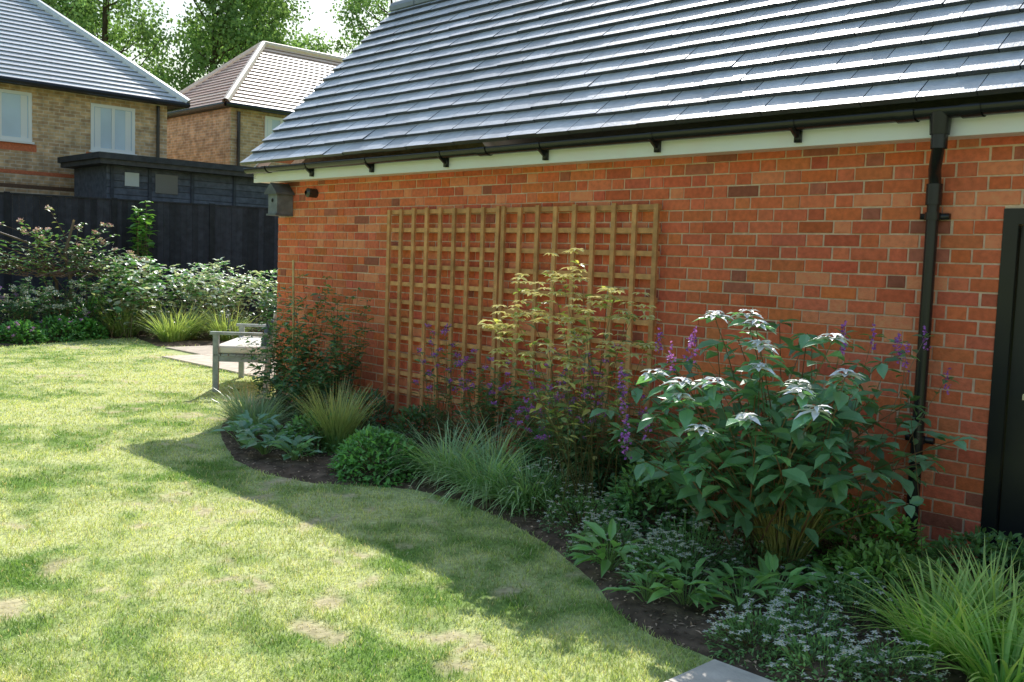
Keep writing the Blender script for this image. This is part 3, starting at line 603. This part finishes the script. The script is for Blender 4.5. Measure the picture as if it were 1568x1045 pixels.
# back border
stems('variegated_shrub',7.15,16.75,1.4,1.0,90,.14,.10,(.07,.15,.06),per=12,t0=.2,seed=70,light=((.34,.36,.32),.38),flat=.3,base_r=.5,rad=.006)
stems('variegated_shrub',8.35,16.2,1.35,1.0,90,.12,.08,(.09,.18,.08),per=12,t0=.2,seed=71,light=((.34,.36,.32),.6),flat=.3,base_r=.5,rad=.006)
stems('variegated_shrub',9.5,15.8,1.3,.9,60,.12,.07,(.09,.17,.07),per=12,t0=.2,seed=72,light=((.34,.36,.3),.4),flat=.3,base_r=.4,rad=.006)
mb=MB(); mb.tube(A([6.1,16.95,0],[6.15,16.95,.8],[6.05,17,1.4],[6.2,17,1.95]),A(.045,.035,.03,.02),A(.07,.05,.035),8); mb.tube(A([6.0,17.1,0],[5.95,17.1,.9],[5.6,17,1.5],[4.9,17.1,1.75]),A(.03,.025,.02,.012),A(.07,.05,.035),8)
rr_=np.random.default_rng(77); tg=[[rr_.uniform(4.2,7.4),17+rr_.normal(0,.3),0] for _ in range(70)]
for q in tg: q[2]=1.25+.95*math.exp(-((q[0]-5.9)/1.3)**2)*rr_.uniform(.1,1.1)-.25*rr_.random()
stems('s',6.0,17.0,1,1,60,.10,.06,(.065,.13,.05),per=14,t0=.3,seed=80,z0=1.0,targets=A(*tg),flower=('puff',(.34,.2,.25),.06,.5),mb=mb,rad=.008,scol=(.08,.05,.035),base_r=.35,light=((.2,.22,.12),.15))
stems('s',6.0,17.0,1.2,.7,30,.09,.05,(.06,.12,.05),per=12,t0=.1,seed=81,mb=mb,rad=.008,scol=(.08,.05,.035),hv=.6,base_r=.25); mb.obj('climbing_rose_tree',m_leaf)
for i,(px,py_) in enumerate([(5.3,16.6),(5.85,16.7),(4.8,16.6),(4.0,16.4)]):
    stems('white_phlox' if i<2 else 'purple_phlox',px,py_,1.0,.45,34,.10,.045,(.06,.13,.055),per=14,t0=.1,seed=85+i,flower=('puff',(.36,.35,.37) if i<2 else (.2,.11,.3),.06,.7),flat=.25,hv=.5)
for i,(px,py_,r,h) in enumerate([(5.0,16.0,.4,.35),(5.7,16.3,.45,.4),(6.2,16.45,.3,.35),(4.2,15.8,.4,.35),(3.4,15.7,.5,.4),(2.4,15.6,.5,.5),(6.55,16.9,.45,.7)]): bush('leafy_shrub',px,py_,r,h,900,.08,.05,(.08,.19,.05),40+i,flower=('puff',(.24,.12,.33),.035,9))
for (px,py_) in [(6.85,16.55),(7.15,15.3),(8.0,15.1),(7.5,15.6)]: clump('ornamental_grass',px,py_,300,.75,.015,(.14,.19,.06),(.25,.27,.12),spread=.2,bend=(.3,1.4))
stems('climbing_vine',8.0,18.5,3.1,.22,12,.17,.12,(.1,.2,.05),per=14,t0=.5,seed=95,rad=.01)
# ---------------------------------------------------------------- camera, light
cam=bpy.data.cameras.new('camera'); co=bpy.data.objects.new('camera',cam); sc.collection.objects.link(co)
R=Matrix.Rotation(math.radians(-44.2),3,'Z')@Matrix.Rotation(math.radians(90-4.6),3,'X')@Matrix.Rotation(math.radians(2.0),3,'Z')
co.matrix_world=Matrix.Translation((0,0,1.5))@R.to_4x4(); cam.sensor_width=36; cam.lens=1500/1568*36; cam.clip_end=600; cam.clip_start=.05
sc.camera=co
sv=Vector((1.95,1.80,2.36)).normalized(); el=math.asin(sv.z); az=math.atan2(sv.x,sv.y)
w=bpy.data.worlds.new('World'); sc.world=w; w.use_nodes=True; nt=w.node_tree
sky=nt.nodes.new('ShaderNodeTexSky'); sky.sky_type='NISHITA'; sky.sun_disc=False; sky.sun_elevation=el; sky.sun_rotation=az; sky.air_density=2.0; sky.dust_density=1.8; sky.ozone_density=4.4
nt.links.new(sky.outputs[0],nt.nodes['Background'].inputs[0]); nt.nodes['Background'].inputs[1].default_value=.15
ld=bpy.data.lights.new('sun','SUN'); ld.energy=5; ld.angle=math.radians(.5); ld.color=(1,.97,.92)
lo=bpy.data.objects.new('sun',ld); sc.collection.objects.link(lo); lo.rotation_euler=sv.to_track_quat('Z','Y').to_euler()
sc.view_settings.view_transform='Standard'; sc.view_settings.look='None'; sc.view_settings.exposure=0
